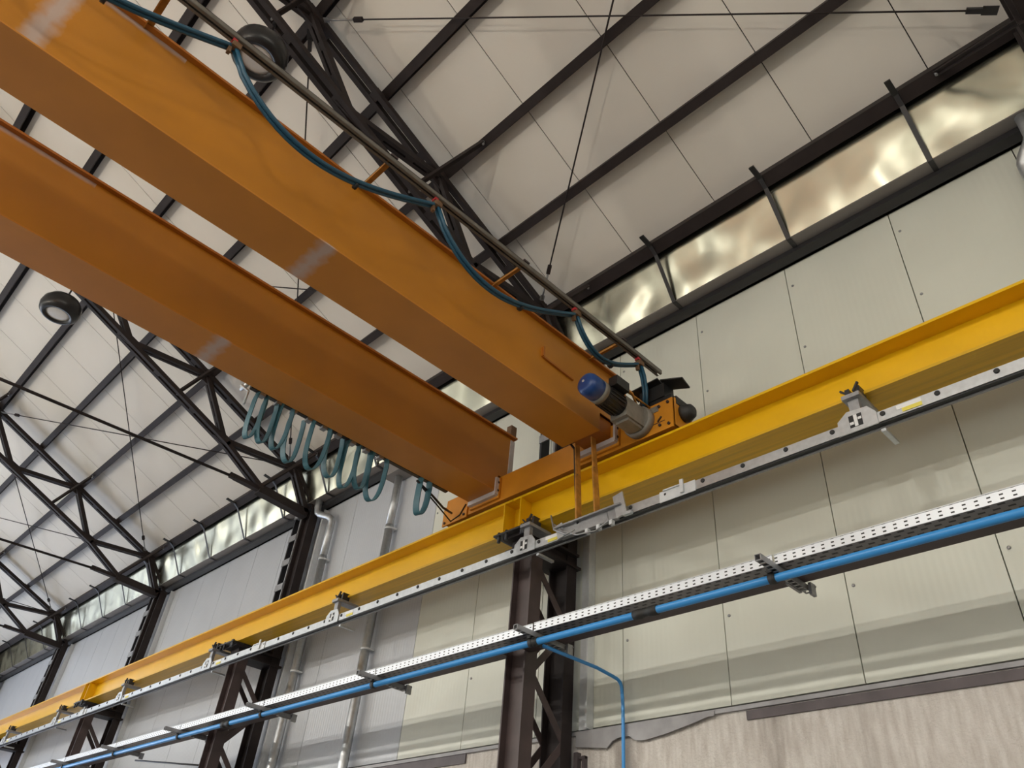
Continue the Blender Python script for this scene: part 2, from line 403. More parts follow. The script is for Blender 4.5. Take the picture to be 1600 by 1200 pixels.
# roof: separate sheets running down the slope, dark joints between
def roof_pt(y, off):      # point at plan distance y on the plane offset from the chord line
    p = Vector((0, 4.45, 6.08)) + NRM * off
    t = (p.y - y) / math.cos(TH); return p + SLO * t
OFFP, OFFB = .215, .075   # roof sheet underside, purlin underside
ce = thing('ceiling', 'pale insulated roof sheets on dark purlins', 'ceiling', (0, 4.45, 6.08), kind='structure')
a, b_ = roof_pt(5.35, OFFP), roof_pt(RIDGE, OFFP)
MB().bar((-27.6, 0, 0), (12, 0, 0), .01, .01).build('ridge_joint', 'dark_steel', ce).location = (b_.x, b_.y - 4.45, b_.z - 6.08 + .02)
q = []
for p in (a, b_):
    for d in (0.012, .10): q.append(p + NRM * d)
MB().add([(-27.6, q[0].y, q[0].z), (12, q[0].y, q[0].z), (12, q[2].y, q[2].z), (-27.6, q[2].y, q[2].z),
          (-27.6, q[1].y, q[1].z), (12, q[1].y, q[1].z), (12, q[3].y, q[3].z), (-27.6, q[3].y, q[3].z)],
         [(0, 1, 2, 3), (7, 6, 5, 4), (0, 4, 5, 1), (1, 5, 6, 2), (2, 6, 7, 3), (3, 7, 4, 0)]).build('roof_core', 'dark_steel', ce)
rp = MB(); W = 1.04; g = .0045
vs = []
for x in (g, W - g):
    for p in (a, b_):
        for d in (0, .011): r_ = p + NRM * d; vs.append((x, r_.y, r_.z))
rp.add(vs, [(0, 1, 3, 2), (4, 6, 7, 5), (0, 4, 5, 1), (2, 3, 7, 6), (0, 2, 6, 4), (1, 5, 7, 3)])
r0 = None
for k in range(-11, 26):
    x = -.36 - W * k - W
    if r0 is None: r0 = rp.build('roof_sheet', 'roof_panel', ce, origin=(0, 4.45, 6.08)); r0.location = (x, 0, 0)
    else: c = r0.copy(); col.objects.link(c); c.parent = ce; c.location = (x, 0, 0)
# opposite slope with added glowing panels
zr = b_.z; e0 = (-10.9, zr - TN * (10.9 + RIDGE))
def opp(y): return zr - TN * (RIDGE - y)
ys = [RIDGE, -5.0, -7.0, -10.9]
rm = MB()
for (ya, yb, full) in ((RIDGE, -5.0, 1), (-7.0, -10.9, 1)):
    rm.add([(x, y, opp(y) + d) for x in (-27.6, 12) for y in (ya, yb) for d in (0, .08)], [(0, 1, 3, 2), (4, 6, 7, 5), (0, 4, 5, 1), (2, 3, 7, 6), (0, 2, 6, 4), (1, 5, 7, 3)])
for i in range(10):
    x0 = -27.6 + i * 4.4 - 1.0; x1 = x0 + 2.0
    rm.add([(x, y, opp(y) + d) for x in (max(x0, -27.6), x1) for y in (-5, -7) for d in (0, .08)], [(0, 1, 3, 2), (4, 6, 7, 5), (0, 4, 5, 1), (2, 3, 7, 6), (0, 2, 6, 4), (1, 5, 7, 3)])
tag(rm.build('roof_slope', 'roof_panel'), 'pale sheeted roof slope over the other half of the hall', 'roof', kind='structure')
for i in range(9):
    x0 = -27.6 + i * 4.4 + 1.0; x1 = x0 + 2.4
    o = MB().add([(x, y, opp(y) + d) for x in (x0, x1) for y in (-5, -7) for d in (.03, .05)], [(0, 1, 3, 2), (4, 6, 7, 5), (0, 4, 5, 1), (2, 3, 7, 6), (0, 2, 6, 4), (1, 5, 7, 3)]).build('window_%d' % (i + 11), 'fill_slope')
    tag(o, 'added glowing panel in the other slope, number %d from the far gable' % (i + 1), 'roof light', kind='structure')

# ================================================================== PURLINS
PY = [4.5, 3.63, 2.75, 1.80, .85, -.10, -1.05, -2.0, -2.95]
ordn = ['eave purlin beside the bright gutter', 'first purlin up the roof from the eave', 'second purlin up the roof from the eave', 'third purlin up the roof from the eave',
        'fourth purlin up the roof from the eave', 'fifth purlin up the roof from the eave', 'sixth purlin up the roof from the eave', 'seventh purlin up the roof from the eave', 'topmost purlin next to the ridge']
for i, y in enumerate(PY):
    p = roof_pt(y, OFFB); d = OFFP - OFFB
    poly = []
    fwid = .095 if i else .13
    for u, v in ((0, 0), (-fwid, 0), (-fwid, .022), (-.008, .022), (-.008, d - .01), (-fwid, d - .01), (-fwid, d), (0, d)):
        r_ = p + SLO * u + NRM * v; poly.append((r_.y, r_.z))
    t = thing('roof_purlin', 'dark brown channel steel ' + ordn[i], 'purlin', (-8, p.y, p.z), 'roof purlins')
    MB().prism(poly, 'x', -27.5, 11.9).build('channel', 'steel', t)
    cl = MB().box(-.03, .03, -.05, .05, -.004, .012)
    for k, tx in enumerate(TRX):
        MB().bar(Vector((tx - .08, p.y, p.z)) - NRM * .006, Vector((tx + .08, p.y, p.z)) - NRM * .006, .11, .012, NRM).build('seat_cleat', 'steel', t)

# ================================================================== TRUSSES
TOPN = [4.5, 2.75, .85, -1.05, -2.95]
BOTN = [3.32, 1.57, -.2, -1.95]
def bot_z(y): return chord_z(y) - .62
def pair(mb, p, q, wx, h, gap, packs=0):
    for s in (-1, 1):
        off = Vector((s * (gap + wx) / 2, 0, 0)); mb.bar(Vector(p) + off, Vector(q) + off, wx, h, NRM)
    if packs:
        p, q = Vector(p), Vector(q)
        for k in range(1, packs + 1):
            c = p.lerp(q, k / (packs + 1)); d = (q - p).normalized(); mb.bar(c - d * .05, c + d * .05, gap + .004, h * .9, NRM)
names = ['at the top right picture corner', 'behind the nearer orange girder', 'over the second column along, seen below the farther girder', 'over the third column along', 'over the fourth column along', 'over the farthest column']
for ti, X in enumerate(TRX):
    t = thing('roof_truss', 'dark riveted steel roof truss ' + names[ti], 'truss', (X, 4.5, 5.45), 'roof trusses')
    m_ = MB(); pair(m_, (X, 4.62, chord_z(4.62) + .035), (X, RIDGE, chord_z(RIDGE) + .035), .058, .065, .045, 10); m_.build('top_chord', 'steel', t)
    m_ = MB(); pair(m_, (X, 3.40, bot_z(3.40) + .01), (X, RIDGE, bot_z(RIDGE)), .058, .065, .045, 9); pair(m_, (X, 4.13, 5.49), (X, 3.36, bot_z(3.36) + .01), .058, .065, .045); m_.build('bottom_chord', 'steel', t)
    m_ = MB().bar((X, 4.06, 5.50), (X, 4.92, 5.44), .15, .13); m_.build('heel_member', 'steel', t)
    m_ = MB(); pair(m_, (X, 4.50, 6.10), (X, 4.90, 5.46), .05, .075, .05); m_.build('heel_post', 'steel', t)
    m_ = MB(); pair(m_, (X, 4.56, 6.06), (X, 5.02, 5.50), .035, .05, .14); m_.build('heel_stay', 'steel', t)
    for i, yb in enumerate(BOTN):
        B = (X, yb, bot_z(yb) + .02)
        for yt in TOPN[i:i + 2]:
            m_ = MB(); pair(m_, B, (X, yt, chord_z(yt) + .02), .045, .07, .024, 2); m_.build('web_member', 'steel', t)
        MB().prism([(yb - .17, B[2] + .02), (yb - .12, B[2] + .16), (yb + .12, B[2] + .06), (yb + .15, B[2] - .09)], 'x', X - .012, X + .012).build('gusset_plate', 'steel', t)
        yt = TOPN[i]; z = chord_z(yt)
        MB().prism([(yt - .17, z + .09), (yt - .14, z - .04), (yt + .1, z - .12), (yt + .13, z)], 'x', X - .012, X + .012).build('gusset_plate', 'steel', t)
    for yt in (2.75, .85):
        sg = -1 if ti == 0 else 1
        pt = roof_pt(yt + .03, OFFB - .02); A = Vector((X, yt - .30, bot_z(yt - .30) + .02)); B = Vector((X + sg * .70, pt.y, pt.z))
        m_ = MB().bar(A, B, .05, .012, oa=0).bar(A, B, .012, .05, oa=.02); 
        m_.build('fly_brace', 'steel', t)
        for e in (A, B): MB().lathe((e.x, e.y, e.z - .035), [(.013, 0), (.013, .05)], 6).build('bolt', 'galv_dull', t)
    sg = -1 if ti == 0 else 1
    A = Vector((X + sg * .06, 4.10, 5.56)); p = roof_pt(4.52, OFFB - .02); B = Vector((X + sg * .66, p.y, p.z))
    MB().bar(A, B, .05, .012).bar(A, B, .012, .05, oa=.02).build('fly_brace', 'steel', t)
    for e in (A, B): MB().lathe((e.x, e.y, e.z - .035), [(.013, 0), (.013, .05)], 6).build('bolt', 'galv_dull', t)
    # horizontal tie rod from the heel
    tr_ = MB().tube([(X, 3.70, 5.52), (X, -3.2, 5.28)], .022, 8).build('tie_rod', 'steel', t)
    MB().bar((X, 4.10, 5.50), (X, 3.66, 5.52), .10, .06).bar((X, 3.74, 5.52), (X, 3.58, 5.525), .06, .075).build('tie_fork', 'steel', tr_)
# roof bracing rods, crossing in each bay
bay = ['right hand bay', 'bay above the girders', 'bay left of the hanging lamp', 'second last bay', 'farthest bay']
for i in range(5):
    xa, xb = TRX[i], TRX[i + 1]
    for kind in (0, 1):
        o1, o2 = ((xb + .10, 4.36), (xa - .14, .95)) if kind == 0 else ((xb + .12, .98), (xa - .14, 4.33))
        ro = .03 - .024 * kind; A = roof_pt(o1[1], ro); A.x = o1[0]; B = roof_pt(o2[1], ro); B.x = o2[0]
        d = (B - A).normalized()
        t = thing('bracing_rod', ('dark bracing rod with its turnbuckle end at the eave, ' if kind == 0 else 'dark bracing rod with its turnbuckle end high up, ') + bay[i], 'bracing rod', A, 'roof bracing rods')
        MB().tube([A + d * .18, B - d * .15], .0085, 6).build('rod', 'steel', t)
        MB().bar(A + d * .34, A + d * .44, .042, .042).build('turnbuckle', 'steel', t)
        MB().tube([A, A + d * .14, A + d * .34], .011, 6).bar(A - d * .02, A + d * .05, .05, .012).build('eye_bolt', 'galv_dull', t)
        MB().bar(B - d * .19, B - d * .06, .04, .03).bar(B - d * .08, B + d * .03, .07, .012).build('clevis', 'dark_steel', t)

# ================================================================== GUTTER ALONG THE EAVE
gt = thing('rain_gutter', 'dented shiny sheet metal box gutter along the eave', 'gutter', (0, 4.89, 5.6))
LEAN = .40
gi = 0; x = 3.2
while x > -27.4:
    x1 = max(x - 1.28, -27.5); m_ = MB(); nx, nz = 14, 8; vs = []; fs = []
    rr = random.Random(gi * 3 + 1)
    bl = [(rr.uniform(x1, x), rr.uniform(.05, .45), rr.uniform(.08, .22), rr.uniform(-.012, .012)) for _ in range(7)]
    for i in range(nx + 1):
        for j in range(nz + 1):
            u = x + (x1 - x) * i / nx; h = .62 * j / nz
            e = min(i, nx - i) / nx * 4; e = min(1, e) * min(1, j / 1.5)
            d = sum(a_ * math.exp(-((u - bx) ** 2 + (h - bz) ** 2) / (r_ * r_)) for bx, bz, r_, a_ in bl) * e
            vs.append((u, 4.89 - LEAN * h + d, 5.6 + h))
    for i in range(nx):
        for j in range(nz): k = i * (nz + 1) + j; fs.append((k, k + 1, k + nz + 2, k + nz + 1))
    n0 = len(vs); vs2 = [(a_, y + .012, z) for a_, y, z in vs]
    m_.add(vs, fs, True); m_.add(vs2, fs, True)
    o = m_.build('gutter_sheet', 'gutter_metal', gt)
    MB().box(x1 + .003, x - .003, 4.885, 5.12, 5.60, 5.612).build('gutter_floor', 'gutter_bottom', gt)
    if abs(((x1 + 4.72) % 5.48)) > .25:
        y0, z0 = 4.89, 5.6
        sp_ = MB().ribbon([(x1, 4.50, 6.13), (x1, 4.60, 6.06), (x1, y0 - .012, z0 - .008), (x1, 5.1, z0 - .012)], (1, 0, 0), .04, .008)
        sp_.build('gutter_strap', 'dark_steel', gt)
        MB().bar((x1, 4.36, 6.15), (x1, 4.56, 6.12), .05, .02).build('strap_hook', 'black', gt)
    x = x1; gi += 1
eb = MB().box(-27.5, 11.9, 5.01, WY - .01, 5.545, 5.60).box(-27.5, 11.9, WY - .04, WY - .01, 5.545, 5.75).build('eave_girt', 'dark_steel')
tag(eb, 'dark steel rail along the wall top under the gutter', 'girt')

# ================================================================== COLUMNS
def isec(mb, x0, x1, y0, y1, z0, z1, t=.014, tw=.010):
    yc = (y0 + y1) / 2
    mb.box(x0, x0 + t, y0, y1, z0, z1); mb.box(x1 - t, x1, y0, y1, z0, z1); mb.box(x0 + t, x1 - t, yc - tw / 2, yc + tw / 2, z0, z1)
cn = ['at the right picture edge', 'carrying the runway joint in the middle', 'second along, behind the silver downpipe', 'third along the wall', 'fourth along the wall', 'farthest along the wall']
for i, X in enumerate(COLX):
    t = thing('lattice_column', 'dark brown two legged laced steel column ' + cn[i], 'column', (X - .12, 4.76, FLOOR), 'hall columns')
    m_ = MB(); isec(m_, X - .235, X, 4.46, 4.60, FLOOR, 3.10); m_.build('front_leg', 'steel_red', t)
    m_ = MB(); isec(m_, X - .235, X, 4.93, 5.06, FLOOR, 5.50); m_.build('rear_leg', 'steel', t)
    MB().box(X - .48, X - .45, 4.93, 5.05, 3.25, 5.46).build('side_channel', 'dark_steel', t)
    for k in range(6):
        z = 3.45 + k * .40; MB().box(X - .48, X - .225, 4.915, 4.93, z, z + .10).build('batten_plate', 'galv_dull', t)
    MB().box(X - .26, X - .235, 4.915, 4.93, 3.25, 5.46).build('edge_bar', 'galv_dull', t)
    z = 2.95; side = 0
    while z > FLOOR + .4:
        ya, yb = (4.54, 4.97) if side == 0 else (4.97, 4.54)
        for xs in (X - .007, X - .228):
            MB().bar((xs, ya, z), (xs, yb, z - .47), .012, .06, (0, 1, 0)).build('lacing_bar', 'steel_red', t)
        z -= .47; side = 1 - side
    MB().box(X - .30, X + .03, 4.40, 5.09, 3.09, 3.115).box(X - .25, X - .02, 4.44, 5.06, 3.115, 3.20).box(X - .30, X + .05, 4.36, 5.04, 3.20, 3.225).build('cap_bracket', 'steel', t)
    MB().box(X - .36, X + .06, 4.29, 4.68, 3.225, 3.243).build('bearing_plate', 'dark_steel', t)
    for s in (-.30, -.2, 0, .03): MB().lathe((X + s, 4.31, 3.16), [(.016, 0), (.016, .10)], 6).build('bolt', 'dark_steel', t)

# ================================================================== RUNWAY
RB, RTOP, RYC = 3.245, 3.605, 4.50
joints = [6.2, -4.80, -15.74, -27.0]
rl = ['nearest length of yellow I beam crane runway, right of the column joint', 'middle length of yellow I beam crane runway under the girders', 'farthest length of yellow I beam crane runway at the left edge']
for i in range(3):
    x1, x0 = joints[i] - .003, joints[i + 1] + .003
    t = thing('runway_beam', rl[i], 'crane runway', ((x0 + x1) / 2, RYC, RB), 'crane runway beams')
    MB().box(x0, x1, RYC - .15, RYC + .15, RTOP - .022, RTOP).build('top_flange', 'yellow', t)
    MB().box(x0, x1, RYC - .15, RYC + .15, RB, RB + .022).build('bottom_flange', 'yellow_dirty', t)
    MB().box(x0, x1, RYC - .007, RYC + .007, RB + .022, RTOP - .022).build('web', 'yellow', t)
    for xs in (x0 + .10, x1 - .112):
        for s in (-1, 1):
            ya, yb = (RYC - .148, RYC - .007) if s < 0 else (RYC + .007, RYC + .148)
            MB().box(xs, xs + .012, ya, yb, RB + .022, RTOP - .022).build('stiffener', 'yellow', t)
    for z in (3.38, 3.46):
        MB().lathe((x0 + .05, RYC - .03, z), [(.018, 0), (.018, .03)], 6, 'y').build('bolt', 'gear_grey', t)
    MB().box(x0, x1, RYC - .03, RYC + .03, RTOP, RTOP + .05).build('crane_rail', 'steel_red', t)

# ================================================================== CONDUCTOR RAIL
cr = thing('conductor_rail', 'silver conductor rail with black plugs under the yellow runway', 'conductor rail', (-8, 4.28, 2.9))
CY = 4.25
seg = [8.0 - i * 4.0 for i in range(10)]
MB().box(-27.4, 7.9, CY, CY + .06, 2.925, 3.0).build('housing', 'galv', cr)
MB().box(-27.4, 7.9, CY + .007, CY + .044, 2.914, 2.925).build('insulator', 'black', cr)
MB().box(-27.4, 7.9, CY + .044, CY + .060, 2.905, 2.925).build('lower_lip', 'galv_dull', cr)
d0 = None; pg = MB().lathe((0, 0, 0), [(.017, .004), (.017, -.006), (.008, -.009)], 12, 'y')
for k in range(-3, 72):
    x = -.652 - k * .3325
    if d0 is None: d0 = pg.build('plug', 'rubber', cr, origin=(0, 0, 0)); d0.location = (x + 8, CY - 4.28, 2.975 - 2.9)
    else: c = d0.copy(); col.objects.link(c); c.parent = cr; c.location = (x + 8, CY - 4.28, 2.975 - 2.9)
# hangers: shaped plate with emblem, clamp up to the flange, slotted tail
def hanger(x):
    poly = [(x - .13, 2.915), (x + .13, 2.915), (x + .13, 3.005), (x + .085, 3.065), (x - .05, 3.075), (x - .12, 3.02)]
    pln = MB().prism(poly, 'y', CY - .012, CY - .002).build('hanger_plate', 'galv', cr)
    MB().box(x - .045, x + .04, CY - .0145, CY - .0122, 2.945, 3.035).build('emblem', 'black', pln)
    MB().box(x - .012, x + .010, CY - .0165, CY - .0147, 2.947, 3.033).box(x - .042, x - .016, CY - .0165, CY - .0147, 2.965, 2.985).box(x + .014, x + .037, CY - .0165, CY - .0147, 2.99, 3.008).build('emblem_mark', 'white', pln)
    MB().bar((x, CY + .03, 3.0), (x, CY + .03, 3.17), .07, .04, (0, 1, 0)).box(x - .06, x + .06, CY - .02, CY + .26, 3.17, 3.20).build('strut', 'galv_dull', cr)
    MB().box(x - .05, x - .02, CY + .04, CY + .13, 3.20, 3.285).box(x + .02, x + .05, CY + .04, CY + .13, 3.20, 3.285).bar((x - .07, CY + .02, 3.27), (x - .02, CY + .02, 3.22), .02, .012).bar((x + .02, CY, 3.22), (x + .06, CY, 3.28), .02, .012).build('flange_clamp', 'dark_steel', cr)
    MB().box(x + .12, x + .15, CY + .03, CY + .22, 2.872, 2.892).build('slotted_tail', 'galv', cr)
    MB().box(x + .25, x + .40, CY - .003, CY - .0005, 2.962, 2.992).build('sticker', 'white', cr)
    MB().box(x + .28, x + .40, CY - .0045, CY - .0015, 2.935, 2.962).build('warning_sticker', 'sticker_yellow', cr)
for k in range(-2, 9): hanger(-1.48 - k * 3.0)
for xc in (-2.87, -9.1, -15.0):
    MB().box(xc - .16, xc + .16, CY - .008, CY - .001, 2.915, 3.005).build('joint_cover', 'galv_light', cr)
    MB().bar((xc + .05, CY - .02, 2.93), (xc + .05, CY - .02, 3.04), .03, .012, (0, 1, 0)).box(xc - .12, xc + .05, CY - .02, CY - .012, 3.0, 3.01).build('clip', 'galv_light', cr)

# ================================================================== BRIDGE CRANE
ck = thing('bridge_crane', 'orange twin girder overhead bridge crane resting on the yellow runway', 'overhead crane', (-4.4, 4.5, 3.66))
GB, GT = 3.775, 4.485
def girder(xw, xl, yend, mweb, mbot, lab):
    """box girder; xw is the web towards the camera, xl the far web"""
    o0 = (xw, 0, GB)
    y0 = -9.6
    g_ = MB()
    poly = [(y0, GB + .012), (yend, GB + .012), (yend, 3.965), (4.52, 3.965), (4.52, GT - .02), (y0, GT - .02)]
    g = MB().prism(poly, 'x', xw - .008, xw).build('girder', mweb, ck, label=lab, origin=o0)
    MB().prism(poly, 'x', xl, xl + .008).build('far_web', mweb, g, origin=o0)
    MB().box(xl - .005, xw + .005, y0, yend, GB, GB + .012).build('bottom_flange', mbot, g, origin=o0)
    MB().box(xl - .04, xw + .04, y0, 4.53, GT - .02, GT).build('top_flange', 'orange_deep', g, origin=o0)
    MB().box(xl + .008, xw - .008, 4.50, 4.515, 3.965, GT - .02).build('end_diaphragm', 'orange_deep', g, origin=o0)
    MB().box(xl + .008, xw - .008, yend - .012, yend, GB + .012, 3.965).build('end_diaphragm', 'orange_deep', g, origin=o0)
    # rail on top
    MB().box((xl + xw) / 2 - .03, (xl + xw) / 2 + .03, y0, 4.4, GT, GT + .05).build('trolley_rail', 'steel_red', g, origin=o0)
    return g
g1 = girder(-3.571, -3.996, 4.17, 'girder_a', 'girder_under_lit', 'orange box girder carrying the cable track')
g2 = girder(-5.048, -5.427, 4.35, 'girder_c', 'girder_under_lit', 'darker orange box girder on the far side')
# end plates and welds where the girders meet the end truck
def end_plate(xl, xr, g, z0):
    MB().box(xl - .015, xr + .03, 4.352, 4.378, 3.70, 3.93).build('end_plate', 'truck_orange', g)
    MB().box(xl - .01, xr + .012, 4.315, 4.352, 3.725, 3.772).box(xr + .002, xr + .022, 4.31, 4.352, 3.735, 3.92).build('weld_bead', 'weld', g)
    for z in (3.78, 3.87): MB().lathe((xr + .021, 4.352, z), [(.013, 0), (.013, -.014)], 6, 'y').build('bolt', 'bolt', g)
end_plate(-5.427, -5.048, g2, 0)
MB().box(-5.048, -5.036, 4.465, 4.522, 3.968, 4.44).build('weld_bead', 'weld', g2)
end_plate(-3.98, -3.54, g1, 0)
MB().box(-3.90, -3.60, 4.17, 4.352, GB + .03, 3.965).build('end_block', 'orange_deep', g1)
MB().box(-5.09, -5.02, 4.44, 4.48, GT, GT + .13).box(-5.12, -5.03, 4.48, 4.525, GT, GT + .14).build('end_stop', 'rust_brown', g2)
MB().box(-3.571, -3.556, 4.36, 4.52, 3.968, GT - .03).build('end_rib', 'orange_deep', g1)
# small bent bracket on the near web
MB().bar((-3.56, 3.42, 4.12), (-3.56, 3.42, 4.22), .03, .02, (0, 1, 0)).bar((-3.56, 3.42, 4.12), (-3.56, 3.80, 4.10), .02, .02).build('hook_bracket', 'orange_deep', g1)
# end truck
et = MB().box(-5.85, -2.94, 4.38, 4.39, 3.675, 3.955).box(-5.85, -2.94, 4.61, 4.62, 3.675, 3.955).box(-5.85, -2.94, 4.39, 4.61, 3.94, 3.955).box(-5.85, -2.94, 4.39, 4.43, 3.675, 3.687).box(-5.85, -2.94, 4.57, 4.61, 3.675, 3.687)
et = et.build('end_truck', 'truck_orange', ck, label='orange end truck riding on the runway')
for x in (-2.95, -5.86): MB().box(x, x + .015, 4.38, 4.62, 3.675, 3.955).build('end_cover', 'truck_orange', et)
for xw in (-5.55, -3.22):
    MB().lathe((xw, 4.455, 3.77), [(.05, 0), (.115, 0), (.115, .09), (.05, .09)], 24, 'y').build('wheel', 'bolt', et)
MB().box(-5.88, -5.50, 4.365, 4.38, 3.65, 3.87).build('wheel_plate', 'truck_orange', et)
MB().box(-3.30, -2.95, 4.365, 4.38, 3.66, 3.955).build('wheel_plate', 'truck_orange', et)
for x, z in ((-5.84, 3.68), (-5.84, 3.84), (-5.54, 3.69), (-3.08, 3.72), (-3.08, 3.91), (-2.99, 3.92), (-2.99, 3.70), (-3.25, 3.73)):
    MB().lathe((x, 4.365, z), [(.014, 0), (.014, -.014)], 6, 'y').build('bolt', 'bolt', et)
MB().box(-3.20, -3.09, 4.360, 4.365, 3.87, 3.93).build('name_plate', 'gear_grey', et)
MB().box(-3.17, -3.03, 4.362, 4.366, 3.75, 3.755).bar((-3.1, 4.36, 3.76), (-3.06, 4.36, 3.80), .012, .012).build('cable_clip', 'bolt', et)
MB().box(-3.20, -2.96, 4.37, 4.52, 3.957, 4.00).box(-3.28, -3.02, 4.36, 4.50, 4.0, 4.14).box(-3.30, -3.20, 4.35, 4.42, 3.98, 4.02).bar((-3.06, 4.42, 4.17), (-2.86, 4.46, 4.12), .16, .012).bar((-3.36, 4.38, 4.15), (-3.08, 4.42, 4.20), .16, .012).build('limit_switch_box', 'black', et)
MB().lathe((-2.935, 4.50, 3.84), [(.02, 0), (.075, 0), (.082, .03), (.06, .09), (.03, .11)], 20, 'x').box(-2.97, -2.93, 4.40, 4.62, 3.90, 3.98).build('rubber_buffer', 'rubber', et)
MB().lathe((-5.86, 4.50, 3.84), [(.03, -.11), (.06, -.09), (.082, -.03), (.075, 0), (.02, 0)], 20, 'x').build('rubber_buffer', 'rubber', et)
# travel gear motor, axis across the hall
MX, MZ = -3.275, 3.835
gm = MB().box(MX - .085, MX + .085, 4.06, 4.33, MZ - .12, MZ + .07).lathe((MX, 4.33, MZ - .02), [(.13, -.035), (.145, -.02), (.145, .03), (.12, .035)], 24, 'y')
gm.box(MX - .06, MX + .07, 4.10, 4.28, MZ - .145, MZ - .12); gm = gm.build('gear_motor', 'gear_grey', ck, label='grey geared motor with a blue fan cover')
MB().lathe((MX, 3.82, MZ), [(.04, 0), (.09, 0), (.094, .02), (.094, .24), (.08, .25)], 24, 'y').build('motor_body', 'black', gm)
fins = MB()
for k in range(20):
    a_ = 2 * math.pi * k / 20; c_, s_ = math.cos(a_), math.sin(a_)
    fins.bar((MX + .098 * c_, 3.86, MZ + .098 * s_), (MX + .098 * c_, 4.04, MZ + .098 * s_), .006, .014, (c_, 0, s_))
fins.build('cooling_fin', 'dark_steel', gm)
MB().lathe((MX, 3.78, MZ), [(.07, 0), (.101, 0), (.101, .055), (.09, .055)], 24, 'y').build('fan_ring', 'gear_grey', gm)
MB().lathe((MX, 3.63, MZ), [(.012, -.004), (.06, 0), (.088, .014), (.100, .045), (.100, .155), (.094, .16)], 28, 'y').build('fan_cover', 'motor_blue', gm)
MB().lathe((MX - .01, 3.622, MZ + .01), [(.012, 0), (.012, .01)], 8, 'y').build('cover_screw', 'weld', gm)
MB().box(MX + .06, MX + .15, 3.86, 4.02, MZ + .05, MZ + .14).build('terminal_box', 'black', gm)
MB().tube([(MX + .1, 4.0, MZ + .13), (MX + .1, 4.12, MZ + .12), (MX + .04, 4.26, MZ + .10), (MX + .03, 4.36, MZ + .12)], .011, 8).tube([(MX + .06, 4.0, MZ + .14), (MX + .08, 4.2, MZ + .13), (MX + .1, 4.36, MZ + .11)], .008, 8).build('motor_lead', 'rust_orange', gm)
# collector posts down to the conductor rail
for k, (xa, xb, yy) in enumerate(((-3.885, -3.84, 4.235), (-3.70, -3.64, 4.235))):
    po = MB().bar((xa, yy, GB + .01), ((xa + xb) / 2, yy, 3.40), .058, .012, (1, 0, 0)).bar(((xa + xb) / 2, yy - .006, 3.46), (xb, yy - .006, 3.02), .066, .014, (1, 0, 0)).build('collector_post', 'rust_orange', ck)
    for z in (3.42, 3.46): MB().lathe(((xa + xb) / 2, yy - .012, z), [(.009, 0), (.009, -.01)], 6, 'y').build('bolt', 'bolt', po)
MB().tube([(-3.93, 4.20, GB + .02), (-3.90, 4.22, 3.74), (-3.875, 4.215, 3.4), (-3.85, 4.22, 3.05), (-3.82, 4.2, 2.98)], .012, 8).build('collector_cable', 'black', ck)
MB().tube([(-4.10, 4.22, 3.06), (-3.95, 4.17, 2.93), (-3.78, 4.15, 2.84), (-3.6, 4.17, 2.83), (-3.50, 4.2, 2.9), (-3.52, 4.21, 3.0)], .007, 8).tube([(-4.15, 4.22, 3.16), (-4.06, 4.17, 2.98), (-3.9, 4.15, 2.88), (-3.82, 4.16, 2.90)], .008, 8).build('collector_cable', 'galv_dull', ck)
cl = MB().box(-4.02, -3.42, 4.205, 4.245, 2.90, 3.02).box(-4.06, -3.36, 4.17, 4.2, 2.99, 3.005).build('collector_trolley', 'galv_dull', ck)
MB().bar((-3.40, 4.20, 3.10), (-3.36, 4.20, 2.90), .10, .014, (0, 1, 0)).bar((-4.03, 4.20, 3.03), (-4.0, 4.20, 2.90), .07, .014, (0, 1, 0)).box(-3.34, -3.26, 4.18, 4.21, 2.885, 2.91).build('tow_arm', 'galv', cl)
for x in (-3.60, -3.47, -3.72): MB().box(x - .014, x + .014, 4.19, 4.23, 2.855, 2.895).build('carbon_shoe', 'galv_light', cl)
# cable track with brackets
TKX, TKZ = -3.20, 4.455
tk = MB().box(TKX - .028, TKX - .022, -9.4, 4.56, TKZ - .02, TKZ + .022).box(TKX + .022, TKX + .028, -9.4, 4.56, TKZ - .02, TKZ + .022).box(TKX - .028, TKX + .028, -9.4, 4.56, TKZ + .017, TKZ + .022).box(TKX - .028, TKX - .008, -9.4, 4.56, TKZ - .022, TKZ - .017).box(TKX + .008, TKX + .028, -9.4, 4.56, TKZ - .022, TKZ - .017)
tk = tk.build('cable_track', 'track_steel', ck, label='dark C shaped cable track beside the nearer girder')
for y in (-.17, 1.47, 2.80, 4.02, -1.8, -3.4):
    MB().box(-3.60, TKX, y - .022, y + .022, TKZ + .022, TKZ + .032).box(-3.60, TKX, y - .022, y - .015, TKZ + .0, TKZ + .032).build('track_bracket', 'rust_orange', tk)
    MB().box(TKX - .03, TKX + .03, y - .03, y + .03, TKZ + .032, TKZ + .048).build('track_clamp', 'steel_red', tk)
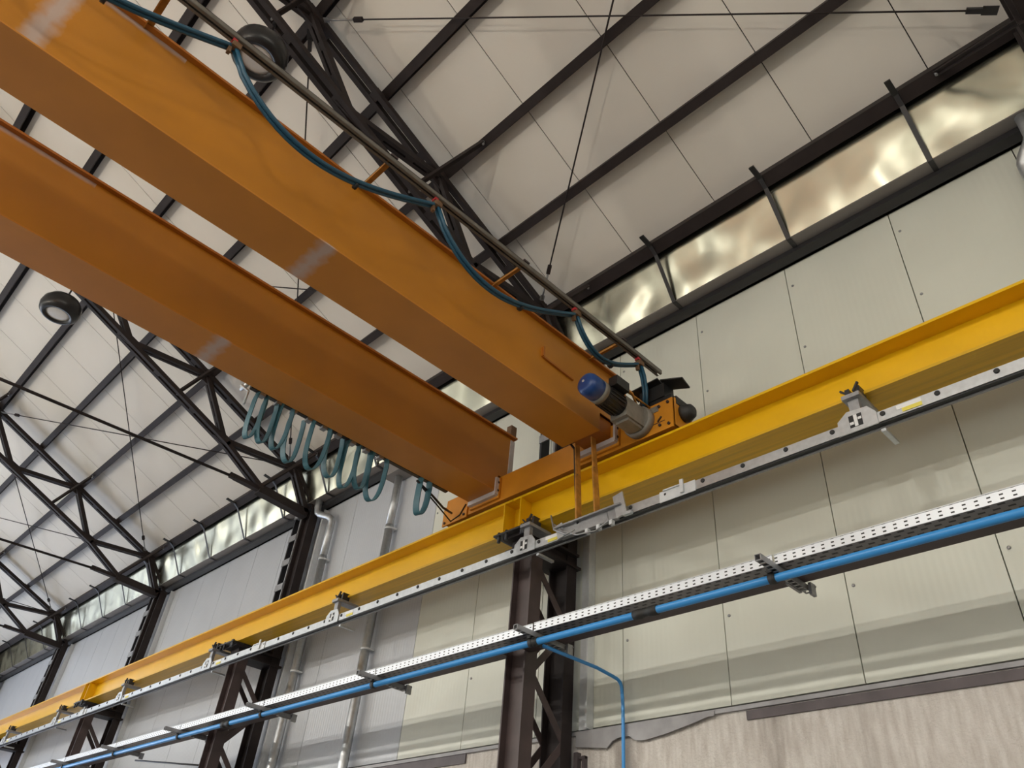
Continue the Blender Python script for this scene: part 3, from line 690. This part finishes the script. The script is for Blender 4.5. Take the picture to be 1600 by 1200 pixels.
# festoon cable hung from trolleys in the track
fc = thing('festoon_cable', 'blue festoon power cable looping along the nearer orange girder', 'cable', (TKX, 2.0, TKZ - .1))
ty = [-1.55, .27, 1.90, 3.42, 4.26]
def sag(y0, y1, dip, xo, n=22):
    pts = []
    for i in range(n + 1):
        u = i / n; pts.append((TKX + xo + .10 * math.sin(u * math.pi) * -.6, y0 + (y1 - y0) * u, TKZ - .10 - dip * (1 - (2 * u - 1) ** 2) ** .8))
    return pts
dips = [.36, .35, .34, .20]
for i in range(4):
    # the cable leaves one trolley steeply and comes into the next one flat
    y0, y1 = ty[i], ty[i + 1]; pts = []
    for k in range(25):
        u = k / 24; s_ = u ** .85
        pts.append((TKX - .05 * math.sin(math.pi * u), y0 + (y1 - y0) * s_, TKZ - .09 - dips[i] * math.sin(math.pi * u ** .62) ** 1.0))
    for xo in (-.013, .013):
        MB().tube([(p[0] + xo, p[1], p[2] + (.006 if xo > 0 else 0)) for p in pts], .0145, 8).build('cable_loop', 'cable_blue', fc)
    md = pts[14]; MB().tube([(md[0] - .02, md[1] - .012, md[2]), (md[0] - .02, md[1] + .012, md[2])], .032, 8).build('cable_tie', 'black', fc)
pts = [(TKX, 4.27, TKZ - .09), (TKX + .01, 4.30, TKZ - .2), (TKX + .02, 4.31, TKZ - .35), (TKX, 4.33, TKZ - .5)]
for xo in (-.015, .015): MB().tube([(p[0] + xo, p[1], p[2]) for p in pts], .0145, 8).build('cable_drop', 'cable_blue', fc)
for y in ty:
    tr_ = MB().box(TKX - .012, TKX + .012, y - .03, y + .03, TKZ - .06, TKZ - .022).box(TKX - .035, TKX + .035, y - .028, y + .028, TKZ - .105, TKZ - .06).bar((TKX, y - .03, TKZ - .1), (TKX, y - .02, TKZ - .16), .03, .02, (0, 1, 0)).build('cable_trolley', 'rust_brown', fc)
    MB().box(TKX - .02, TKX + .02, y - .035, y - .005, TKZ - .05, TKZ - .025).build('roller', 'red', tr_)

# flat festoon under the far girder
ff = thing('flat_festoon', 'bundle of flat blue cable loops hanging under the farther girder', 'cable', (-5.56, 2.7, 3.75))
FX = -5.53
def loop(y, wd, dep, tilt, xo=0, width=.045):
    pts = []
    for k in range(17):
        a_ = math.pi * k / 16
        pts.append((FX + xo + tilt * (1 - math.sin(a_)) * .3, y - wd * math.cos(a_), 3.74 - dep * math.sin(a_) ** .55))
    pts = [(pts[0][0], pts[0][1] + .01, 3.83)] + pts + [(pts[-1][0], pts[-1][1] - .01, 3.83)]
    MB().ribbon(pts, (1, .25, 0), width + .012, .008).build('cable_loop', 'flat_blue', ff)
for i, (y, wd, dep) in enumerate(((1.98, .05, .36), (2.08, .06, .38), (2.22, .06, .36), (2.38, .07, .40), (2.57, .09, .40), (2.78, .075, .37), (2.95, .07, .39), (3.08, .07, .36), (3.24, .09, .40))):
    loop(y, wd, dep, (-1) ** i * .1, (-.03, .03, 0)[i % 3])
loop(3.80, .06, .30, .1, 0, .06)
MB().box(FX - .02, FX + .02, 1.86, 4.1, 3.82, 3.86).build('hanger_track', 'dark_steel', ff)
MB().tube([(FX - .02, 1.86, 3.66), (FX - .02, 1.86, 3.80), (FX - .02, 1.78, 3.82)], .012, 8).tube([(FX - .09, 1.82, 3.83), (FX + .04, 1.82, 3.83)], .02, 8).build('end_hook', 'galv', ff)
for k in range(9): MB().box(FX - .03, FX + .03, 1.95 + k * .16, 2.0 + k * .16, 3.795, 3.82).build('carrier', 'galv_dull', ff)
MB().tube([(-5.5, 3.7, 3.76), (-5.55, 3.95, 3.72), (-5.62, 4.15, 3.70), (-5.7, 4.33, 3.74)], .012, 8).tube([(-5.52, 3.75, 3.75), (-5.6, 4.1, 3.66), (-5.66, 4.3, 3.62), (-5.6, 4.36, 3.70), (-5.52, 4.36, 3.80)], .008, 8).build('lead', 'black', ff)

# ================================================================== CABLE TRAY, AIR PIPE, SUPPORT BEAM
PYC, PZC, PR = 4.217, 2.085, .0265
BRX = [-2.15 - 2.096 * (k - 3) for k in range(0, 14)]
ct = thing('cable_tray', 'long perforated galvanised cable tray under the runway', 'cable tray', (-8, 4.185, 2.155))
for i in range(len(BRX) - 1):
    xa, xb = BRX[i + 1] + .008, BRX[i] - .008
    dz = (i % 2) * .003; zb = 2.157 + dz
    sd = MB().box(xa, xb, 4.185, 4.188, zb, zb + .064).build('tray_side', 'tray_side', ct, origin=(xa, 4.185, zb))
    MB().box(xa, xb, 4.181, 4.194, zb + .062, zb + .067).build('rolled_edge', 'galv_light', sd)
    MB().box(xa, xb, 4.188, 4.37, zb, zb + .003).build('tray_floor', 'tray_floor', ct, origin=(xa, 4.188, zb))
    MB().box(xa, xb, 4.37, 4.373, zb, zb + .064).build('tray_back', 'galv_dull', ct)
bl_ = ['nearest tray bracket, right of the frame', 'tray bracket just outside the right edge', 'tray bracket beyond the right picture edge', 'slotted strut bracket under the tray in the right bay', 'slotted strut bracket beside the main column',
       'slotted strut bracket right of the straight silver downpipe', 'slotted strut bracket between the two silver downpipes', 'slotted strut bracket in front of the second column', 'slotted strut bracket in the bay left of the second column', 'slotted strut bracket at the lower left picture edge', 'slotted strut bracket beyond the left edge', 'far slotted strut bracket']
for i, x in enumerate(BRX[2:11]):
    t = thing('strut_bracket', 'galvanised ' + bl_[i + 2], 'bracket', (x, 4.3, 2.115), 'tray brackets')
    m_ = MB().box(x - .02, x + .02, 3.99, 4.60, 2.151, 2.155).box(x - .021, x - .017, 3.99, 4.60, 2.115, 2.155).box(x + .017, x + .021, 3.99, 4.60, 2.115, 2.155)
    for k in range(13): m_.box(x - .02, x + .02, 3.99 + k * .0495, 3.99 + k * .0495 + .014, 2.113, 2.117)
    m_.build('slotted_channel', 'galv_dull', t)
    MB().box(x - .05, x - .03, 4.40, 4.57, 2.115, 2.175).box(x + .03, x + .05, 4.54, 4.60, 2.08, 2.16).bar((x + .03, 4.56, 2.09), (x + .05, 4.60, 2.15), .012, .012).build('beam_clamp', 'galv_dull', t)
    MB().lathe((x - .035, PYC, PZC), [(.0275, -.022), (.036, -.022), (.036, .022), (.0275, .022)], 14, 'x').box(x - .055, x - .015, PYC - .04, PYC + .04, PZC + .028, 2.16).build('pipe_clamp', 'rubber', t)
for i in range(5):
    xa, xb = COLX[i + 1], COLX[i] - .235
    o = MB()
    o.box(xa, xb, 4.415, 4.525, 2.157, 2.167).box(xa, xb, 4.415, 4.525, 2.257, 2.267).box(xa, xb, 4.467, 4.473, 2.167, 2.257)
    o = o.build('support_beam', 'steel_red')
    tag(o, 'dark brown steel beam behind the blue pipe ' + ['in the right hand bay', 'between the main and second columns', 'between the second and third columns', 'between the third and fourth columns', 'in the farthest bay'][i], 'beam', 'tray support beams')
ap = thing('air_pipe', 'bright blue compressed air pipe running under the cable tray', 'pipe', (-8, PYC, PZC))
MB().tube([(7.5, PYC, PZC), (-27.0, PYC, PZC)], PR, 14).build('pipe_run', 'pipe_blue', ap)
for x in (-3.17, -9.30, -15.5, 2.9):
    MB().lathe((x, PYC, PZC), [(.026, -.10), (.036, -.10), (.036, -.035), (.031, -.03), (.031, .03), (.036, .035), (.036, .10), (.026, .10)], 16, 'x').build('coupling', 'rubber', ap)
MB().lathe((-4.257, PYC, PZC), [(.026, -.045), (.035, -.045), (.035, .045), (.026, .045)], 16, 'x').lathe((-4.257, PYC + .03, PZC), [(.022, 0), (.022, .05)], 12, 'y').build('tee', 'rubber', ap)
bpz = [(-4.257, 4.24, 2.085), (-4.24, 4.35, 2.08), (-4.13, 4.82, 2.035), (-4.108, 5.0, 2.01)]
for k in range(7):
    a_ = k / 6 * math.pi / 2; bpz.append((-4.105 + .02 * math.sin(a_), 5.012 + .07 * math.sin(a_), 1.925 + .08 * math.cos(a_)))
bpz += [(-4.075, 5.082, 1.8), (-4.07, 5.082, -.3)]
MB().tube(bpz, .0145, 10).build('branch_pipe', 'pipe_blue', ap)
# thin dark stay behind the far bays
o = MB().tube([(-12.9, 4.62, 2.10), (-10.57, 4.86, 1.86)], .012, 6).build('stay_rod', 'dark_steel'); tag(o, 'thin dark stay rod below the tray left of the second column', 'stay rod')

# ================================================================== DOWNPIPES
def downpipe(x, swan, lab, head=False, sh=.34):
    t = thing('downpipe', lab, 'downpipe', (x, 5.06, FLOOR), 'rain downpipes')
    if swan:
        pts = [(x - sh, 4.95, 5.60), (x - sh, 4.95, 5.48)]
        for k in range(1, 7):
            u = k / 6; pts.append((x - sh + sh * (u - math.sin(2 * math.pi * u) / (2 * math.pi)), 4.95 + .11 * u, 5.44 - .26 * u))
        pts += [(x, 5.06, 5.05), (x, 5.06, 4.6)]
    else: pts = [(x, 5.06, 5.36), (x, 5.06, 4.6)]
    z = 4.6
    MB().tube(pts, .052, 14).build('swan_neck' if swan else 'upper_pipe', 'galv', t)
    MB().tube([(x, 5.06, 4.62), (x, 5.06, FLOOR)], .056, 14).build('pipe', 'galv', t)
    for z in (4.55, 2.95, 1.1):
        c = MB().tube([(x, 5.06, z), (x, 5.06, z + .03)], .062, 14).box(x - .07, x + .07, 5.06, WY - .022, z + .005, z + .025).build('pipe_clip', 'galv_light', t)
    if head:
        MB().prism([(x - .20, 5.36), (x + .20, 5.36), (x + .22, 5.60), (x - .22, 5.60)], 'y', 4.92, 5.15).build('hopper_head', 'gutter_bottom', t)
downpipe(-9.57, True, 'silver swan neck downpipe beside the second column')
downpipe(-7.97, False, 'straight silver downpipe from a box hopper behind the cable loops', True)
downpipe(-.10, True, 'silver downpipe neck cut off by the right picture edge', sh=-.13)

# ================================================================== LAMPS
ln = [None, 'round black high bay lamp beside the nearer girder', 'round black high bay lamp hanging at the left below the farther girder', 'round black high bay lamp farther along, outside the left edge']
for i in (1, 2, 3):
    X = TRX[i]; Y = .60; Z = 6.50 if i == 1 else 6.62
    t = thing('high_bay_lamp', ln[i], 'lamp', (X, Y, Z), 'high bay lamps')
    MB().lathe((X, Y, Z), [(.150, .05), (.160, .0), (.20, -.005), (.245, .04), (.262, .11), (.25, .19), (.20, .26), (.12, .29), (.06, .30), (.05, .36), (.02, .38)], 32).build('housing', 'lamp_black', t)
    MB().lathe((X, Y, Z + .02), [(.02, -.004), (.12, -.002), (.158, .006), (.158, .02)], 32).build('lens', 'lens', t)
    MB().tube([(X, Y, Z + .36), (X, Y, bot_z(Y) + .02)], .012, 8).bar((X - .08, Y, bot_z(Y) + .0), (X + .08, Y, bot_z(Y)), .05, .02).build('hanger', 'dark_steel', t)

ORD = 'first second third fourth fifth sixth seventh eighth ninth tenth eleventh twelfth thirteenth'.split()
for k in range(13):  # lit lamps added out of view as main light on the wall
    X = 6.2 - 2.74 * k; Y, Z = (-6.2, 6.4) if k % 2 else (-7.8, 5.9)
    t = thing('high_bay_lamp', 'added lit high bay lamp over the unseen hall half, ' + ORD[k] + ' from the right gable', 'lamp', (X, Y, Z), 'high bay lamps')
    MB().lathe((X, Y, Z), [(.150, .05), (.160, .0), (.20, -.005), (.245, .04), (.262, .11), (.25, .19), (.20, .26), (.12, .29), (.06, .30), (.05, .36), (.02, .38)], 32).build('housing', 'lamp_black', t)
    MB().lathe((X, Y, Z + .02), [(.02, -.004), (.12, -.002), (.158, .006), (.158, .02)], 32).build('lens', 'lens', t)
    MB().tube([(X, Y, Z + .36), (X, Y, opp(Y))], .012, 8).build('hanger', 'dark_steel', t)
    ld = bpy.data.lights.new('added_lamp_light', 'AREA'); ld.shape = 'DISK'; ld.size = .42; ld.energy = ADDED_BAY; ld.color = ADDED_BAY_COLOUR
    lo = bpy.data.objects.new('added_lamp_light', ld); col.objects.link(lo); lo.parent = t; lo.location = (0, 0, -.01)

for k in range(9):  # spots added out of view to light the ceiling and shadow the purlins
    X = -27.6 + 4.4 * (9 - k) - .0; Y, Z = -10.7, .25
    t = thing('added_uplight', 'added black ceiling light on the unseen opposite wall, ' + ORD[k] + ' from the right gable', 'lamp', (X, Y, Z), 'added ceiling lights')
    MB().prism([(Y - .14, Z - .12), (Y + .06, Z - .10), (Y + .12, Z - .02), (Y - .08, Z + .12), (Y - .14, Z + .10)], 'x', X - .22, X + .22).build('housing', 'lamp_black', t)
    MB().box(X - .05, X + .05, -10.9, Y - .13, Z - .08, Z + .02).build('wall_arm', 'dark_steel', t)
    ld = bpy.data.lights.new('fill_spot', 'SPOT'); ld.energy = CEILING_FILL; ld.color = CEILING_FILL_COLOUR; ld.spot_size = R_(48); ld.spot_blend = .8; ld.shadow_soft_size = .12
    lo = bpy.data.objects.new('fill_spot', ld); col.objects.link(lo); lo.parent = t; lo.location = (0, .16, .14)
    lo.rotation_euler = (R_(90 + 34), 0, 0)

for o in bpy.data.objects:
    if '_o' in o: del o['_o']
